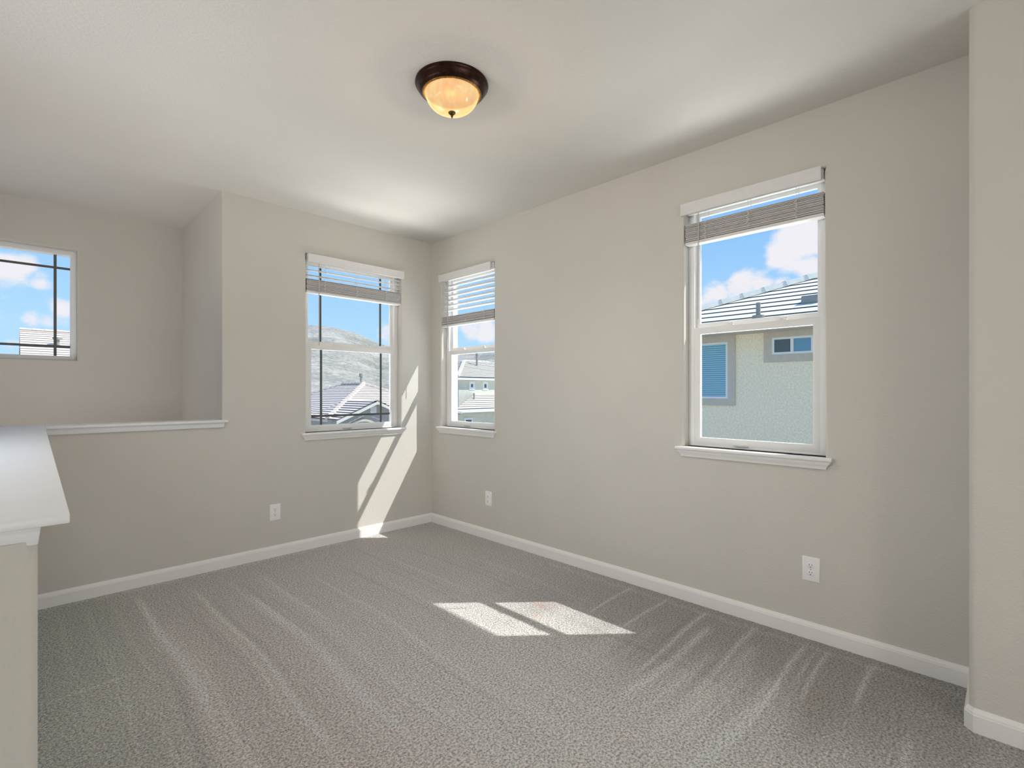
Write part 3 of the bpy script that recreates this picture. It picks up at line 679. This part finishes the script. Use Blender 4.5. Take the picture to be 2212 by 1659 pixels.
# arched window with a dark eyebrow
b = MB(); arcp = [(8.42 + .62 * math.cos(a), -.42 + .34 * math.sin(a)) for a in [math.pi * i / 14 for i in range(15)]]; arcq = [(8.42 + .74 * math.cos(a), -.42 + .44 * math.sin(a)) for a in [math.pi * i / 14 for i in range(15)]]
for i in range(14):
    b.hexa([FG(arcp[i][0], 0, arcp[i][1]), FG(arcp[i + 1][0], 0, arcp[i + 1][1]), FG(arcq[i + 1][0], 0, arcq[i + 1][1]), FG(arcq[i][0], 0, arcq[i][1]),
            FG(arcp[i][0], .08, arcp[i][1]), FG(arcp[i + 1][0], .08, arcp[i + 1][1]), FG(arcq[i + 1][0], .08, arcq[i + 1][1]), FG(arcq[i][0], .08, arcq[i][1])])
b.build('arched_lintel', M['stucco_trim'], H1)
ext_window(H1, FG, 7.95, 8.90, -1.3, -.30, split=8.42, trim=.05, tm='white', pm='panedark')
# small front gable over the entry
b = MB()
roof_face(b, [(9.15, 15.4, -.62), (9.15, 16.95, -.62), (10.3, 16.95, -.12), (10.3, 15.4, -.12)], 4, .04)
roof_face(b, [(10.3, 15.4, -.12), (10.3, 16.95, -.12), (11.5, 16.95, -.62), (11.5, 15.4, -.62)], 4, .04)
b.build('porch_roof', [M['tile_pink'], M['gap']], H1)
b = MB(); b.loft([[(9.3, y, -3), (11.3, y, -3), (11.3, y, -.6), (10.3, y, -.2), (9.3, y, -.6)] for y in (15.6, 16.95)]); b.build('porch_wall', M['stucco_b'], H1)
b = MB(); b.tube((12.4, 24.5, 1.0), (12.4, 24.5, 2.25), .07, 8); b.tube((12.4, 24.5, 2.2), (12.4, 24.5, 2.4), .12, 8); b.build('vent_pipe', M['pipe'], H1)

# two storey house seen through the narrow window
H2 = empty('house', (26, 31, -3), 'pale two storey house with hip roof and two small white windows, far off', 'house')
house_body(H2, 22.8, 32.1, 27.8, 34.2, -3, 2.4, M['stucco_b'])
fs, hp = hip_faces(22.3, 32.6, 27.3, 34.6, 2.47, .43)
b = MB()
for f in fs: roof_face(b, f, 12, .05)
b.build('roof', [M['tile_grey'], M['gap']], H2)
b = MB()
for p, q in hp: capline(b, p, q, .16, .1, .42)
b.build('ridge_tiles', M['tile_grey'], H2)
eaves(H2, 22.35, 32.55, 27.35, 34.55, 2.45, M['white'], .2)
F2 = lambda u, n, z: (u, 27.8 - n, z)
ext_window(H2, F2, 24.0, 24.42, 1.55, 2.02, trim=.10, tm='white', pm='panedark', fw=.1)
ext_window(H2, F2, 25.5, 25.92, 1.52, 2.02, trim=.10, tm='white', pm='panedark', fw=.09)
b = MB(); roof_face(b, [(20.4, 25.2, -.04), (29, 25.2, -.04), (29, 27.8, 1.08), (24.6, 27.8, 1.08)], 8, .05); b.build('porch_roof', [M['tile_grey'], M['gap']], H2)
b = MB(); b.box(FX, (20.4, 25.15, -.30), (29, 25.3, -.06)); b.build('porch_fascia', M['white'], H2)
b = MB(); b.box(FX, (21.0, 25.9, -3), (29, 27.9, -.2)); b.build('porch_wall', M['stucco_b'], H2)
F3 = lambda u, n, z: (u, 25.9 - n, z)
ext_window(H2, F3, 21.9, 22.6, -1.6, -.85, trim=.1, tm='white', pm='panedark', fw=.06)
b = MB(); b.tube((26.6, 29.9, 3.2), (26.6, 29.9, 4.9), .09, 8); b.tube((26.6, 29.9, 4.5), (26.6, 29.9, 4.62), .14, 8); b.build('vent_pipe', M['pipe'], H2)
b = MB(); b.tube((23.6, 26.8, .5), (23.6, 26.8, 1.15), .07, 8); b.build('vent_pipe', M['pipe'], H2)

# gabled house seen through the stairwell window
H3 = empty('house', (2, 34, -3), 'house with rose tile gable roof, seen through the stairwell window', 'house')
house_body(H3, -2.3, 8, 28.5, 40, -3, 1.7, M['stucco_b'])
b = MB(); roof_face(b, [(-2.62, 27.3, 1.7), (8.4, 27.3, 1.7), (8.4, 34.2, 4.67), (-2.62, 34.2, 4.67)], 22, .03)
roof_face(b, [(-2.62, 41.1, 1.7), (8.4, 41.1, 1.7), (8.4, 34.2, 4.67), (-2.62, 34.2, 4.67)], 22, .03)
b.build('roof', [M['tile_pink'], M['gap']], H3)
b = MB(); b.loft([[(x, 28.5, 1.6), (x, 39.9, 1.6), (x, 34.2, 4.55)] for x in (-2.3, 8)]); b.build('gable_wall', M['stucco_b'], H3)
b = MB(); capline(b, (-2.62, 34.2, 4.67), (8.4, 34.2, 4.67), .15, .08, .5); b.build('ridge_tiles', M['tile_pink'], H3)
b = MB(); b.tube((-1.2, 31.9, 3.5), (-1.2, 31.9, 4.15), .09, 8); b.tube((-1.2, 31.9, 4.05), (-1.2, 31.9, 4.17), .2, 8); b.tube((-1.2, 31.9, 3.58), (-1.2, 31.9, 3.75), .22, 8); b.build('vent_pipe', M['pipe'], H3)
b = MB(); roof_face(b, [(-.9, 24.6, 2.25), (-.9, 29, 2.25), (.9, 29, 3.05), (.9, 24.6, 3.05)], 6, .05); roof_face(b, [(.9, 24.6, 3.05), (.9, 29, 3.05), (2.7, 29, 2.25), (2.7, 24.6, 2.25)], 6, .05)
b.build('front_gable_roof', [M['tile_pink'], M['gap']], H3)
b = MB(); b.loft([[(-.7, y, -3), (2.5, y, -3), (2.5, y, 2.28), (.9, y, 2.98), (-.7, y, 2.28)] for y in (25.1, 29)]); b.build('front_gable_wall', M['stucco_b'], H3)

# hills: height field on a fan of azimuths, solid terrain with real distance
SIL = [(-900, 815), (0, 800), (300, 765), (480, 720), (600, 704), (662, 703), (690, 703), (740, 712), (770, 720), (790, 729), (815, 742), (843, 748), (900, 755), (985, 766), (1065, 762), (1200, 775), (1500, 800), (2400, 815)]
def terrain():
    ps = np.array(SIL, float); cols = np.arange(-900, 2401, 9.0); e_s = (846 - np.interp(cols, ps[:, 0], ps[:, 1])) / 1080
    ws = np.concatenate([np.linspace(55, 300, 40), np.linspace(310, 900, 90), np.linspace(920, 1300, 12)])
    V_ = []
    for w in ws:
        for c_, e in zip(cols, e_s):
            t = (c_ - 1106) / 1080; p = CAM + (VV + RR * t) * w
            k = min(1, max(0, (w - 90) / 810)); el = -.085 + (e + .085) * k ** .62
            zz = CAM.z + el * w
            nb = mnoise.fractal(Vector((p.x * .006, p.y * .006, .3)), 1.0, 2.0, 6); env = math.sin(math.pi * min(1, k)) ** .7
            zz += nb * 22 * env * (w / 900) + mnoise.noise(Vector((p.x * .03, p.y * .03, 2))) * 2.2 * env
            if w > 900: zz -= (w - 900) * .35
            if w < 90: zz = min(zz, -3.0 - 0.0 * w) - .3
            V_.append((p.x, p.y, zz))
    me = bpy.data.meshes.new('hills'); n = len(cols); F_ = [(i * n + j, i * n + j + 1, (i + 1) * n + j + 1, (i + 1) * n + j) for i in range(len(ws) - 1) for j in range(n - 1)]
    me.from_pydata(V_, [], F_); me.update(); o = bpy.data.objects.new('hills', me); COL.objects.link(o); me.materials.append(M['hill'])
    for p in me.polygons: p.use_smooth = True
    tag(o, 'bare grey tan desert hills on the horizon beyond the houses', 'hills', None, 'structure')
terrain()
b = MB(); b.box(FX, (-120, -90, -3.2), (140, 150, -3.0)); b.build('ground', M['ground'], kind='structure', label='dry ground between the houses outside', cat='ground')
